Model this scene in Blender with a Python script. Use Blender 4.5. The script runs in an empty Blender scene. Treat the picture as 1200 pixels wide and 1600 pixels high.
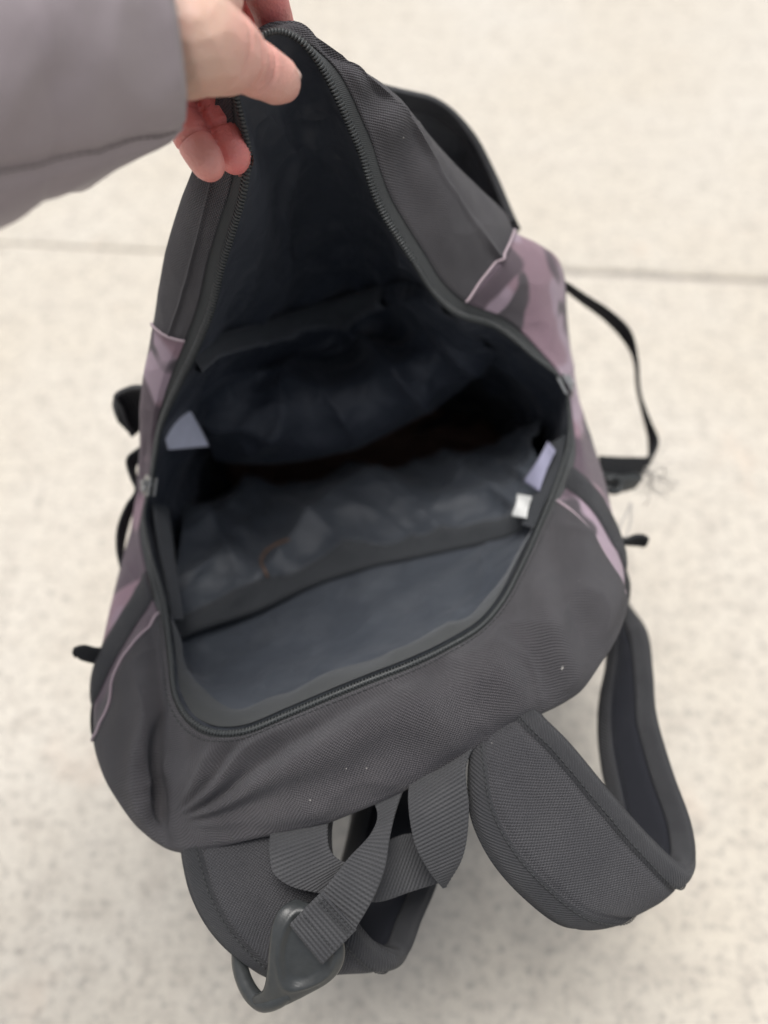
import bpy, bmesh, math, random
import numpy as np
from mathutils import Vector, noise, Matrix

random.seed(7); rng = np.random.default_rng(7)
scene = bpy.context.scene
COL = scene.collection

# ------------------------------------------------------------------ camera
CAM_H = 0.757
PITCH = math.radians(60.0)
VFOV = math.radians(60.0)
cd = bpy.data.cameras.new('camera'); cam = bpy.data.objects.new('camera', cd); COL.objects.link(cam)
cam.location = (0, 0, CAM_H)
cam.rotation_euler = (math.pi/2 - PITCH, 0, 0)
cd.sensor_fit = 'VERTICAL'; cd.sensor_height = 36.0; cd.lens = 18.0/math.tan(VFOV/2)
cd.clip_start = 0.01; cd.clip_end = 300.0
cd.dof.use_dof = True; cd.dof.focus_distance = 0.404; cd.dof.aperture_fstop = 3.3
scene.camera = cam

# ------------------------------------------------------------------ overcast daylight
SUN_EL, SUN_AZ = math.radians(77), math.radians(-25)
world = bpy.data.worlds.new('World'); scene.world = world; world.use_nodes = True
wn = world.node_tree; wn.nodes.clear()
sky = wn.nodes.new('ShaderNodeTexSky'); sky.sky_type = 'NISHITA'; sky.sun_disc = False
sky.sun_elevation = SUN_EL; sky.sun_rotation = SUN_AZ
sky.air_density = 1.0; sky.dust_density = 4.0; sky.ozone_density = 1.0
hs = wn.nodes.new('ShaderNodeHueSaturation'); hs.inputs['Saturation'].default_value = 0.30
bg = wn.nodes.new('ShaderNodeBackground'); bg.inputs['Strength'].default_value = 0.08
wo = wn.nodes.new('ShaderNodeOutputWorld')
wn.links.new(sky.outputs[0], hs.inputs['Color']); wn.links.new(hs.outputs[0], bg.inputs[0]); wn.links.new(bg.outputs[0], wo.inputs[0])
sl = bpy.data.lights.new('sun', 'SUN'); sl.energy = 1.5; sl.angle = math.radians(32); sl.color = (1.0, 0.965, 0.92)
so = bpy.data.objects.new('sun', sl); COL.objects.link(so)
so.rotation_euler = (math.pi/2 - SUN_EL, 0, math.pi - SUN_AZ)
vs = scene.view_settings; vs.view_transform = 'Standard'; vs.look = 'None'; vs.gamma = 1.0; vs.use_curve_mapping = False
vs.exposure = 0.97
scene.render.engine = 'CYCLES'; scene.cycles.use_denoising = True
scene.cycles.max_bounces = 8; scene.cycles.diffuse_bounces = 5

# ------------------------------------------------------------------ measuring helpers
FPX = 800.0/math.tan(VFOV/2)
CF = np.array([0, math.cos(PITCH), -math.sin(PITCH)]); CU = np.array([0, math.sin(PITCH), math.cos(PITCH)]); CR = np.array([1.0, 0, 0])
CP = np.array([0, 0, CAM_H])
def P(px, py, d):
    """a point of the place, surveyed from the photograph (pixel) and its distance"""
    return CP + CR*((px-600)/FPX*d) + CU*((800-py)/FPX*d) + CF*d
def PS(lst): return np.array([P(*q) for q in lst])
def proj(G):
    r = np.asarray(G) - CP
    d = r @ CF
    return 600 + (r @ CR)/d*FPX, 800 - (r @ CU)/d*FPX, d
def unit(v): return v/np.maximum(np.linalg.norm(v, axis=-1, keepdims=True), 1e-12)

def dense(pts, closed=False, per=24):
    pts = np.asarray(pts, float)
    k = len(pts)
    if closed:
        ext = np.vstack([pts[-2:], pts, pts[:3]]); seg0, nseg = 2, k
    else:
        if k == 2:
            t = np.linspace(0, 1, per+1)[:, None]; return pts[0]*(1-t)+pts[1]*t
        ext = np.vstack([2*pts[0]-pts[1], pts, 2*pts[-1]-pts[-2]]); seg0, nseg = 1, k-1
    ch = np.sqrt(np.maximum(np.linalg.norm(np.diff(ext, axis=0), axis=1), 1e-6))
    T = np.concatenate([[0], np.cumsum(ch)])
    out = []
    for s in range(nseg):
        i = seg0 + s
        t0, t1, t2, t3 = T[i-1], T[i], T[i+1], T[i+2]
        p0, p1, p2, p3 = ext[i-1], ext[i], ext[i+1], ext[i+2]
        t = np.linspace(t1, t2, per, endpoint=False)[:, None]
        a1 = (t1-t)/(t1-t0)*p0+(t-t0)/(t1-t0)*p1; a2 = (t2-t)/(t2-t1)*p1+(t-t1)/(t2-t1)*p2; a3 = (t3-t)/(t3-t2)*p2+(t-t2)/(t3-t2)*p3
        b1 = (t2-t)/(t2-t0)*a1+(t-t0)/(t2-t0)*a2; b2 = (t3-t)/(t3-t1)*a2+(t-t1)/(t3-t1)*a3
        out.append((t2-t)/(t2-t1)*b1+(t-t1)/(t2-t1)*b2)
    out = np.vstack(out)
    return np.vstack([out, pts[0] if closed else pts[-1]])
def arc(D): return np.concatenate([[0], np.cumsum(np.linalg.norm(np.diff(D, axis=0), axis=1))])
def at_arc(D, L, s): return np.stack([np.interp(s, L, D[:, j]) for j in range(D.shape[1])], -1)
def spline(pts, n):
    D = dense(pts); L = arc(D); return at_arc(D, L, np.linspace(0, L[-1], n))
def smoothstep(a, b, x): t = np.clip((x-a)/(b-a), 0, 1); return t*t*(3-2*t)
def nz(Pts, f, seed=0.0):
    sh = Pts.shape[:-1]; q = (Pts.reshape(-1, 3)*f + seed)
    return np.array([noise.noise(v) for v in q.tolist()]).reshape(sh)

# ------------------------------------------------------------------ object helpers
def empty(name, loc):
    o = bpy.data.objects.new(name, None); COL.objects.link(o); o.location = loc; o.empty_display_size = 0.05; return o
def build(name, V, F, mat, parent=None, uv=None, smooth=True):
    me = bpy.data.meshes.new(name)
    V = np.asarray(V, float)
    if parent is not None: V = V - np.array(parent_loc(parent))
    me.from_pydata(V.tolist(), [], [tuple(int(i) for i in f) for f in F])
    if smooth: me.polygons.foreach_set('use_smooth', [True]*len(me.polygons))
    if uv is not None:
        ul = me.uv_layers.new(name='UVMap'); li = np.empty(len(me.loops), int); me.loops.foreach_get('vertex_index', li)
        ul.data.foreach_set('uv', np.asarray(uv, float)[li].ravel())
    if mat: me.materials.append(mat)
    me.update()
    o = bpy.data.objects.new(name, me); COL.objects.link(o)
    if parent is not None: o.parent = parent
    return o
def parent_loc(p):
    l = np.array(p.location)
    while p.parent is not None: p = p.parent; l = l + np.array(p.location)
    return l
def tag(o, **k):
    for a, b in k.items(): o[a] = b
    return o
def quads(r, c, closed_c=False, closed_r=False, flip=False, off=0):
    F = []
    for i in range(r if closed_r else r-1):
        for j in range(c if closed_c else c-1):
            a = i*c+j; b = i*c+(j+1) % c; d = ((i+1) % r)*c+j; e = ((i+1) % r)*c+(j+1) % c
            q = (a, b, e, d); F.append(tuple(x+off for x in (q[::-1] if flip else q)))
    return F
def sheet(name, G, mat, parent, uv=None, flip=False, closed_c=False):
    r, c = G.shape[:2]
    if uv is None:
        du = np.concatenate([np.zeros((r, 1)), np.cumsum(np.linalg.norm(np.diff(G, axis=1), axis=2), axis=1)], 1).mean(0)
        dv = np.concatenate([np.zeros((1, c)), np.cumsum(np.linalg.norm(np.diff(G, axis=0), axis=2), axis=0)], 0)
        uv = np.stack([np.broadcast_to(du, (r, c)), dv], -1)
    return build(name, G.reshape(-1, 3), quads(r, c, closed_c, flip=flip), mat, parent, uv.reshape(-1, 2))
def frames(C, up=None):
    t = unit(np.gradient(C, axis=0)); n = np.zeros_like(C)
    v = np.array([0, 0, 1.0]) if up is None else np.asarray(up, float)
    if abs(t[0] @ v) > 0.95: v = np.array([1.0, 0, 0])
    n[0] = unit(v - t[0]*(t[0] @ v))
    for i in range(1, len(C)):
        w = n[i-1] - t[i]*(n[i-1] @ t[i]); n[i] = unit(w)
    return t, n, np.cross(t, n)
def tube_data(C, rad, sides=8, squash=1.0, up=None):
    C = np.asarray(C); t, n, b = frames(C, up); rad = np.broadcast_to(np.asarray(rad, float), (len(C),))
    a = np.linspace(0, 2*math.pi, sides, endpoint=False)
    V = C[:, None] + rad[:, None, None]*(n[:, None]*np.cos(a)[None, :, None]*squash + b[:, None]*np.sin(a)[None, :, None])
    L = arc(C)
    uv = np.stack(np.broadcast_arrays(a[None, :]*rad.mean(), L[:, None]), -1)
    F = quads(len(C), sides, True)
    V = V.reshape(-1, 3); k = len(V)
    V = np.vstack([V, C[0], C[-1]]); uv = np.vstack([uv.reshape(-1, 2), [0, 0], [0, L[-1]]])
    for j in range(sides):
        F.append(((j+1) % sides, j, k)); F.append(((len(C)-1)*sides+j, (len(C)-1)*sides+(j+1) % sides, k+1))
    return V, F, uv
def tube(name, C, rad, mat, parent, sides=8, squash=1.0, up=None):
    V, F, uv = tube_data(C, rad, sides, squash, up); return build(name, V, F, mat, parent, uv)
def join(parts):
    V, F, U = [], [], []; k = 0
    for v, f, u in parts:
        V.append(v); U.append(u); F += [tuple(i+k for i in q) for q in f]; k += len(v)
    return np.vstack(V), F, np.vstack(U)
def ribbon_data(E1, E2, n, m, thick, rib=0.0, pitch=0.002, p=6.0, bow=0.0):
    """a flat band between two edge curves, closed all round; rib = depth of the cross ribs"""
    A = spline(E1, n); B = spline(E2, n)
    t = unit(np.gradient((A+B)/2, axis=0)); w = B-A
    N = unit(np.cross(t, w))
    L = arc((A+B)/2); W = np.linalg.norm(w, axis=1).mean()
    a = np.linspace(0, 2*math.pi, 2*m, endpoint=False)
    ca, sa = np.cos(a), np.sin(a)
    u = np.sign(ca)*np.abs(ca)**(2/p*1.2)*0.5+0.5
    h = np.sign(sa)*np.abs(sa)**(2/p)
    th = thick/2*(1.0+rib*np.sin(2*math.pi*L/pitch))
    off = h[None, :]*th[:, None] + bow*(1-(2*u[None, :]-1)**2)
    V = A[:, None]*(1-u)[None, :, None] + B[:, None]*u[None, :, None] + N[:, None]*off[..., None]
    uv = np.stack(np.broadcast_arrays(u[None, :]*W, L[:, None]), -1)
    c = 2*m; F = quads(n, c, True); V = V.reshape(-1, 3)
    F.append(tuple(range(c))[::-1]); F.append(tuple((n-1)*c+j for j in range(c)))
    return V, F, uv.reshape(-1, 2)
def ribbon(name, E1, E2, mat, parent, thick=0.0016, rib=0.28, pitch=0.0019, m=12, bow=0.0, n=None):
    if n is None:
        n = max(16, int(arc(dense(E1))[-1]/(pitch/5)))
        n = min(n, 420)
    V, F, uv = ribbon_data(E1, E2, n, m, thick, rib, pitch, bow=bow)
    return build(name, V, F, mat, parent, uv)

# ------------------------------------------------------------------ materials
def new_mat(name):
    m = bpy.data.materials.new(name); m.use_nodes = True; nt = m.node_tree
    return m, nt, nt.nodes['Principled BSDF']
class NT:
    def __init__(s, nt): s.nt = nt
    def n(s, typ, **k):
        x = s.nt.nodes.new(typ)
        for a, b in k.items(): setattr(x, a, b)
        return x
    def l(s, a, b): s.nt.links.new(a, b)
    def math(s, op, a, b=None, clamp=False):
        x = s.n('ShaderNodeMath', operation=op, use_clamp=clamp)
        for i, v in enumerate((a, b)):
            if v is None: continue
            if isinstance(v, (int, float)): x.inputs[i].default_value = v
            else: s.l(v, x.inputs[i])
        return x.outputs[0]
    def noise(s, vec, scale, detail=3, rough=0.55):
        x = s.n('ShaderNodeTexNoise'); x.inputs['Scale'].default_value = scale; x.inputs['Detail'].default_value = detail; x.inputs['Roughness'].default_value = rough
        s.l(vec, x.inputs['Vector']); return x.outputs['Fac']
    def ramp(s, fac, stops, interp='LINEAR'):
        x = s.n('ShaderNodeValToRGB'); cr_ = x.color_ramp; cr_.interpolation = interp
        while len(cr_.elements) < len(stops): cr_.elements.new(0.5)
        for e, (p, c) in zip(cr_.elements, stops):
            e.position = p; e.color = (*c, 1) if len(c) == 3 else c
        s.l(fac, x.inputs[0]); return x.outputs[0]
    def mix(s, fac, a, b, blend='MIX'):
        x = s.n('ShaderNodeMix', data_type='RGBA', blend_type=blend)
        for i, v in ((0, fac), (6, a), (7, b)):
            if isinstance(v, (int, float)): x.inputs[i].default_value = v
            elif isinstance(v, tuple): x.inputs[i].default_value = (*v, 1)
            else: s.l(v, x.inputs[i])
        return x.outputs[2]
def weave_height(T, uv, pu, pv, diag=0.0):
    sp = T.n('ShaderNodeSeparateXYZ'); T.l(uv, sp.inputs[0])
    x, y = sp.outputs[0], sp.outputs[1]
    if diag:
        x2 = T.math('ADD', x, T.math('MULTIPLY', y, diag)); x = x2
    a = T.math('SINE', T.math('MULTIPLY', x, 2*math.pi/pu)); b = T.math('SINE', T.math('MULTIPLY', y, 2*math.pi/pv))
    return a, b
def cloth(name, col, col2=None, pitch=0.00125, bump=0.5, rough=0.82, sheen=0.25, specks=0.0, wear=0.35, kind='canvas', spec=0.3, contrast=0.35, bdist=0.0004, wscale=38, wr=(0.38, 0.72), crumple=0.0):
    m, nt, bs = new_mat(name); T = NT(nt)
    tc = T.n('ShaderNodeTexCoord'); uv = tc.outputs['UV']; ob = tc.outputs['Object']
    # yarns wander a little
    wob = T.n('ShaderNodeTexNoise'); wob.inputs['Scale'].default_value = 60; T.l(uv, wob.inputs['Vector'])
    sc_ = T.n('ShaderNodeVectorMath', operation='SCALE'); T.l(wob.outputs['Color'], sc_.inputs[0]); sc_.inputs['Scale'].default_value = 0.0012
    ad = T.n('ShaderNodeVectorMath', operation='ADD'); T.l(uv, ad.inputs[0]); T.l(sc_.outputs[0], ad.inputs[1]); uvw = ad.outputs[0]
    if kind == 'canvas':
        a, b = weave_height(T, uvw, pitch, pitch); h = T.math('MULTIPLY', a, b)
    elif kind == 'web':      # ribbed webbing: cross ribs broken by lengthwise yarns
        a, b = weave_height(T, uvw, pitch*0.9, pitch); h = T.math('ADD', T.math('MULTIPLY', b, 0.75), T.math('MULTIPLY', T.math('MULTIPLY', a, b), 0.5))
    elif kind == 'twill':    # diagonal binding tape
        a, b = weave_height(T, uvw, pitch, pitch*0.6, diag=0.9); h = T.math('ADD', T.math('MULTIPLY', a, 0.8), T.math('MULTIPLY', b, 0.15))
    else:                    # mesh
        a, b = weave_height(T, uvw, pitch, pitch*0.8, diag=0.5); h = T.math('MULTIPLY', T.math('ABSOLUTE', a), T.math('ABSOLUTE', b))
    h01 = T.math('MULTIPLY_ADD', h, 0.5); h01.node.inputs[2].default_value = 0.5
    c2 = col2 or tuple(c*1.35 for c in col)
    wearn = T.noise(ob, wscale, 6, 0.65)
    w01 = T.ramp(wearn, [(wr[0], (0, 0, 0)), (wr[1], (1, 1, 1))])
    base = T.mix(T.math('MULTIPLY', w01, wear), col, c2)
    dark = T.mix(T.math('SUBTRACT', 1.0, h01), base, tuple(c*(1-contrast) for c in col))
    grain = T.noise(uv, 2600, 2, 0.6)
    dark = T.mix(T.math('MULTIPLY', grain, 0.35), dark, c2)
    if specks > 0:
        vo = T.n('ShaderNodeTexVoronoi'); vo.inputs['Scale'].default_value = 130; T.l(uv, vo.inputs['Vector'])
        sep = T.n('ShaderNodeSeparateColor'); T.l(vo.outputs['Color'], sep.inputs[0])
        pick = T.math('GREATER_THAN', sep.outputs[0], 1.0-specks)
        size = T.math('MULTIPLY_ADD', sep.outputs[1], 0.11); size.node.inputs[2].default_value = 0.02
        dot = T.math('LESS_THAN', vo.outputs['Distance'], size)
        dark = T.mix(T.math('MULTIPLY', T.math('MULTIPLY', pick, dot), 0.75), dark, (0.45, 0.43, 0.40))
    T.l(dark, bs.inputs['Base Color'])
    bs.inputs['Roughness'].default_value = rough; bs.inputs['Specular IOR Level'].default_value = spec
    bs.inputs['Sheen Weight'].default_value = sheen; bs.inputs['Sheen Roughness'].default_value = 0.5
    bs.inputs['Sheen Tint'].default_value = (0.75, 0.78, 0.85, 1)
    crk = T.noise(ob, 160, 4, 0.6)
    hh = T.math('ADD', T.math('MULTIPLY', h01, 1.0), T.math('MULTIPLY', crk, 0.6))
    bp = T.n('ShaderNodeBump'); bp.inputs['Strength'].default_value = bump; bp.inputs['Distance'].default_value = bdist
    T.l(hh, bp.inputs['Height']); T.l(bp.outputs[0], bs.inputs['Normal'])
    if crumple:
        r1_ = T.math('ABSOLUTE', T.math('SUBTRACT', T.noise(ob, 15, 2, 0.5), 0.5)); r2_ = T.math('ABSOLUTE', T.math('SUBTRACT', T.noise(ob, 31, 2, 0.5), 0.5))
        cr2 = T.math('ADD', T.math('POWER', T.math('SUBTRACT', 1.0, T.math('MULTIPLY', r1_, 4.0), True), 1.5), T.math('MULTIPLY', T.math('POWER', T.math('SUBTRACT', 1.0, T.math('MULTIPLY', r2_, 4.0), True), 1.5), 0.45))
        b2 = T.n('ShaderNodeBump'); b2.inputs['Strength'].default_value = crumple; b2.inputs['Distance'].default_value = 0.010
        T.l(cr2, b2.inputs['Height']); T.l(bp.outputs[0], b2.inputs['Normal']); T.l(b2.outputs[0], bs.inputs['Normal'])
    return m

M = {}
M['canvas'] = cloth('grey_canvas', (0.070, 0.066, 0.073), (0.158, 0.149, 0.156), pitch=0.0016, sheen=0.10, wscale=24, wr=(0.42, 0.82), wear=0.55, specks=0.10, bump=1.0, bdist=0.0007, contrast=0.9)
M['back'] = cloth('back_padding', (0.020, 0.020, 0.022), pitch=0.003, kind='mesh', bump=0.8)
M['tape'] = cloth('zip_tape', (0.050, 0.053, 0.053), pitch=0.0011, kind='twill', bump=0.5, contrast=0.3)
M['strap'] = cloth('strap_canvas', (0.052, 0.052, 0.059), (0.140, 0.137, 0.142), pitch=0.0015, sheen=0.10, wscale=26, wr=(0.42, 0.82), specks=0.08, bump=1.0, bdist=0.0007, contrast=0.9, wear=0.5)
M['bind'] = cloth('binding_tape', (0.023, 0.024, 0.028), (0.095, 0.094, 0.095), sheen=0.08, pitch=0.0017, wscale=30, wr=(0.45, 0.85), kind='twill', bump=0.9, wear=0.6, bdist=0.0006)
M['web'] = cloth('webbing', (0.038, 0.039, 0.043), (0.098, 0.098, 0.101), sheen=0.08, wscale=45, wr=(0.42, 0.8), contrast=0.6, pitch=0.0019, kind='web', bump=0.7, wear=0.5, spec=0.4)
M['darkweb'] = cloth('dark_webbing', sheen=0.05, col=(0.018, 0.019, 0.021), col2=(0.04, 0.041, 0.043), pitch=0.0019, kind='web', bump=0.6)
M['mesh'] = cloth('spacer_mesh', (0.010, 0.011, 0.016), pitch=0.0024, kind='mesh', bump=0.9, sheen=0.1)
M['lining'] = cloth('skylit_lining', (0.027, 0.034, 0.046), (0.125, 0.135, 0.150), wscale=22, wr=(0.44, 0.78), crumple=0.22, pitch=0.0007, bump=0.25, rough=0.5, sheen=0.1, wear=0.75, specks=0.012, contrast=0.1, spec=0.45)  # lighter lining copy: sky brightness on back wall and sleeve is in the colour
M['pouch'] = cloth('pouch_mesh', (0.013, 0.015, 0.019), (0.05, 0.055, 0.06), pitch=0.004, kind='mesh', bump=1.0, bdist=0.0012, rough=0.4, wear=1.0, spec=0.6)
M['shadelining'] = cloth('shaded_lining', (0.014, 0.018, 0.028), (0.045, 0.052, 0.066), crumple=0.30, pitch=0.0007, bump=0.25, rough=0.48, sheen=0.1, wear=0.6, contrast=0.1, spec=0.4)  # darker lining copy: shade on the flap side and its pocket painted in
M['hem'] = cloth('lining_hem', (0.030, 0.033, 0.037), pitch=0.0018, kind='web', bump=0.4)

def camo():
    m, nt, bs = new_mat('pink_camouflage'); T = NT(nt)
    tc = T.n('ShaderNodeTexCoord'); ob = tc.outputs['Object']; uv = tc.outputs['UV']
    n1 = T.noise(ob, 17, 2, 0.42)
    mp = T.n('ShaderNodeVectorMath', operation='ADD'); T.l(ob, mp.inputs[0]); mp.inputs[1].default_value = (3.1, 1.7, 0.4)
    n2 = T.noise(mp.outputs[0], 15, 2, 0.42)
    mp2 = T.n('ShaderNodeVectorMath', operation='ADD'); T.l(ob, mp2.inputs[0]); mp2.inputs[1].default_value = (7.3, 5.2, 2.4)
    n3 = T.noise(mp2.outputs[0], 17, 2, 0.42)
    c = T.mix(T.ramp(n1, [(0.485, (0, 0, 0)), (0.515, (1, 1, 1))]), (0.37, 0.285, 0.345), (0.28, 0.185, 0.225))
    c = T.mix(T.ramp(n2, [(0.505, (0, 0, 0)), (0.53, (1, 1, 1))]), c, (0.095, 0.070, 0.088))
    c = T.mix(T.ramp(n3, [(0.575, (0, 0, 0)), (0.60, (1, 1, 1))]), c, (0.062, 0.057, 0.064))
    a, b = weave_height(T, uv, 0.0013, 0.0013); h = T.math('MULTIPLY', a, b)
    h01 = T.math('MULTIPLY_ADD', h, 0.5); h01.node.inputs[2].default_value = 0.5
    c = T.mix(T.math('MULTIPLY', T.math('SUBTRACT', 1.0, h01), 0.3), c, (0.1, 0.07, 0.085))
    T.l(c, bs.inputs['Base Color']); bs.inputs['Roughness'].default_value = 0.8; bs.inputs['Sheen Weight'].default_value = 0.15
    bs.inputs['Specular IOR Level'].default_value = 0.3
    bp = T.n('ShaderNodeBump'); bp.inputs['Strength'].default_value = 0.6; bp.inputs['Distance'].default_value = 0.0005
    T.l(T.math('ADD', h01, T.math('MULTIPLY', T.noise(ob, 120, 4), 0.8)), bp.inputs['Height']); T.l(bp.outputs[0], bs.inputs['Normal'])
    return m
M['camo'] = camo()
def plain(name, col, rough=0.5, metal=0.0, bump=0.0, bscale=300, var=0.15, spec=0.5, sss=0.0):
    m, nt, bs = new_mat(name); T = NT(nt)
    tc = T.n('ShaderNodeTexCoord'); ob = tc.outputs['Object']
    f = T.noise(ob, bscale*0.4, 4)
    T.l(T.mix(f, tuple(c*(1-var) for c in col), tuple(min(1, c*(1+var)) for c in col)), bs.inputs['Base Color'])
    r2 = T.math('MULTIPLY_ADD', T.noise(ob, bscale*0.7, 3), 0.3); r2.node.inputs[2].default_value = rough-0.15
    T.l(r2, bs.inputs['Roughness']); bs.inputs['Metallic'].default_value = metal; bs.inputs['Specular IOR Level'].default_value = spec
    if bump:
        bp = T.n('ShaderNodeBump'); bp.inputs['Strength'].default_value = bump; bp.inputs['Distance'].default_value = 0.0004
        T.l(T.noise(ob, bscale, 4), bp.inputs['Height']); T.l(bp.outputs[0], bs.inputs['Normal'])
    return m
M['coil'] = plain('zip_coil', (0.040, 0.044, 0.045), 0.42, bump=0.1, bscale=500)
M['metal'] = plain('slider_metal', (0.42, 0.42, 0.41), 0.38, metal=0.85, bump=0.15)
M['plastic'] = plain('dark_rubber', (0.032, 0.035, 0.036), 0.38, bump=0.25, bscale=700, var=0.3, spec=0.45)
M['piping'] = cloth('pink_piping', (0.36, 0.28, 0.31), (0.46, 0.38, 0.41), pitch=0.0012, kind='twill', bump=0.4, contrast=0.25)
M['label'] = plain('label_cloth', (0.66, 0.66, 0.76), 0.7, bump=0.1)
M['shadelabel'] = plain('shaded_label', (0.26, 0.26, 0.36), 0.7, bump=0.1)  # lavender label cloth darkened; the shade behind the zip lip is in its colour
M['whitelabel'] = plain('white_label', (0.62, 0.63, 0.62), 0.7, bump=0.1)
M['thread'] = plain('stitching', (0.036, 0.038, 0.040), 0.7)
M['palethread'] = plain('pale_thread', (0.42, 0.40, 0.37), 0.7)
M['rust'] = plain('rust_thread', (0.17, 0.095, 0.055), 0.8)
M['nail'] = plain('nail', (0.60, 0.40, 0.35), 0.3, bump=0.05)

def skin_mat():
    m, nt, bs = new_mat('skin'); T = NT(nt)
    tc = T.n('ShaderNodeTexCoord'); ob = tc.outputs['Object']
    at = T.n('ShaderNodeAttribute', attribute_name='flush')
    c = T.ramp(at.outputs['Fac'], [(0.0, (0.66, 0.445, 0.35)), (0.5, (0.68, 0.33, 0.285)), (1.0, (0.66, 0.17, 0.17))])
    mot = T.noise(ob, 90, 4, 0.6)
    c = T.mix(T.math('MULTIPLY', T.ramp(mot, [(0.4, (0, 0, 0)), (0.7, (1, 1, 1))]), 0.35), c, (0.60, 0.30, 0.25))
    T.l(c, bs.inputs['Base Color'])
    bs.inputs['Subsurface Weight'].default_value = 0.25; bs.inputs['Subsurface Scale'].default_value = 0.004
    bs.inputs['Subsurface Radius'].default_value = (1.0, 0.35, 0.2)
    bs.inputs['Roughness'].default_value = 0.42; bs.inputs['Specular IOR Level'].default_value = 0.5
    vo = T.n('ShaderNodeTexVoronoi'); vo.inputs['Scale'].default_value = 900; T.l(ob, vo.inputs['Vector'])
    bp = T.n('ShaderNodeBump'); bp.inputs['Strength'].default_value = 0.45; bp.inputs['Distance'].default_value = 0.0005
    T.l(T.math('ADD', vo.outputs['Distance'], T.math('MULTIPLY', T.noise(ob, 240, 4), 1.5)), bp.inputs['Height']); T.l(bp.outputs[0], bs.inputs['Normal'])
    return m
M['floor'] = plain('floor_board', (0.24, 0.145, 0.105), 0.85, bump=0.3, bscale=90, var=0.35)
M['skin'] = skin_mat()
def jacket_mat():
    m, nt, bs = new_mat('jacket_nylon'); T = NT(nt)
    tc = T.n('ShaderNodeTexCoord'); ob = tc.outputs['Object']
    f = T.noise(ob, 25, 4)
    T.l(T.mix(f, (0.26, 0.220, 0.235), (0.32, 0.278, 0.295)), bs.inputs['Base Color'])
    bs.inputs['Roughness'].default_value = 0.5; bs.inputs['Sheen Weight'].default_value = 0.2; bs.inputs['Specular IOR Level'].default_value = 0.4
    bp = T.n('ShaderNodeBump'); bp.inputs['Strength'].default_value = 0.35; bp.inputs['Distance'].default_value = 0.002
    mp = T.n('ShaderNodeMapping'); mp.inputs['Scale'].default_value = (0.4, 1.2, 1.2); T.l(ob, mp.inputs[0])
    T.l(T.noise(mp.outputs[0], 70, 3, 0.5), bp.inputs['Height']); T.l(bp.outputs[0], bs.inputs['Normal'])
    return m
M['jacket'] = jacket_mat()
def concrete():
    m, nt, bs = new_mat('concrete'); T = NT(nt)
    tc = T.n('ShaderNodeTexCoord'); ob = tc.outputs['Object']
    big = T.noise(ob, 2.2, 4, 0.6); mid = T.noise(ob, 46, 5, 0.65); fine = T.noise(ob, 130, 5, 0.7); gr = T.noise(ob, 420, 3, 0.7)
    c = T.mix(T.ramp(big, [(0.3, (0, 0, 0)), (0.7, (1, 1, 1))]), (0.535, 0.487, 0.408), (0.575, 0.545, 0.49))
    c = T.mix(T.math('MULTIPLY', T.ramp(mid, [(0.46, (0, 0, 0)), (0.70, (1, 1, 1))]), 0.55), c, (0.37, 0.335, 0.295))
    c = T.mix(T.math('MULTIPLY', T.ramp(fine, [(0.50, (0, 0, 0)), (0.72, (1, 1, 1))]), 0.95), c, (0.27, 0.25, 0.23))
    c = T.mix(T.math('MULTIPLY', T.ramp(gr, [(0.52, (0, 0, 0)), (0.75, (1, 1, 1))]), 0.5), c, (0.28, 0.25, 0.22))
    pk = T.noise(ob, 9, 3, 0.5)
    c = T.mix(T.math('MULTIPLY', T.ramp(pk, [(0.62, (0, 0, 0)), (0.75, (1, 1, 1))]), 0.35), c, (0.55, 0.43, 0.34))
    T.l(c, bs.inputs['Base Color']); bs.inputs['Roughness'].default_value = 0.9; bs.inputs['Specular IOR Level'].default_value = 0.25
    bp = T.n('ShaderNodeBump'); bp.inputs['Strength'].default_value = 0.7; bp.inputs['Distance'].default_value = 0.002
    T.l(T.math('ADD', T.math('MULTIPLY', fine, 0.7), T.math('MULTIPLY', gr, 0.4)), bp.inputs['Height']); T.l(bp.outputs[0], bs.inputs['Normal'])
    return m
M['concrete'] = concrete()
M['joint'] = plain('joint_dirt', (0.36, 0.335, 0.31), 0.95, bump=0.4, bscale=120, var=0.3)

# ------------------------------------------------------------------ ground: concrete slabs parted by a tooled joint
g = build('ground', [(-30, -30, -0.006), (30, -30, -0.006), (30, 30, -0.006), (-30, 30, -0.006)], [(0, 1, 2, 3)], M['joint'], None, smooth=False)
tag(g, kind='structure')
def slab(near):
    # joint edge runs slightly askew, its edge worn and rounded
    xs = np.linspace(-14, 14, 900)
    y0 = 0.778 - 0.068*xs
    open_ = 0.35+0.65*smoothstep(-0.35, 0.25, xs)      # the joint is nearly filled towards the left
    prof = [(-0.0, -0.0065), (0.0015, -0.004), (0.004, -0.0015), (0.009, -0.0003), (0.02, 0.0), (14.0, 0.0)]
    rows = []
    for k, (dy, z) in enumerate(prof):
        s = -1 if near else 1
        wob_ = np.array([noise.noise((x*9, 3.3 if near else 7.7, 0))*0.0020+noise.noise((x*45, 3.3 if near else 7.7, 4))*0.0012 for x in xs]) if k < 4 else 0*xs
        rows.append(np.stack([xs, y0 + s*(0.002*open_+dy)+wob_*open_, z*open_ + (0 if k else -0.003)], -1))
    o = sheet('concrete_slab', np.array(rows), M['concrete'], g, flip=not near)
slab(True); slab(False)

# ------------------------------------------------------------------ backpack
BP_LOC = (-0.012, 0.43, 0.0)
bag = empty('backpack', BP_LOC)
tag(bag, label='worn grey and pink camouflage backpack held open above the concrete', category='backpack')

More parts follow.
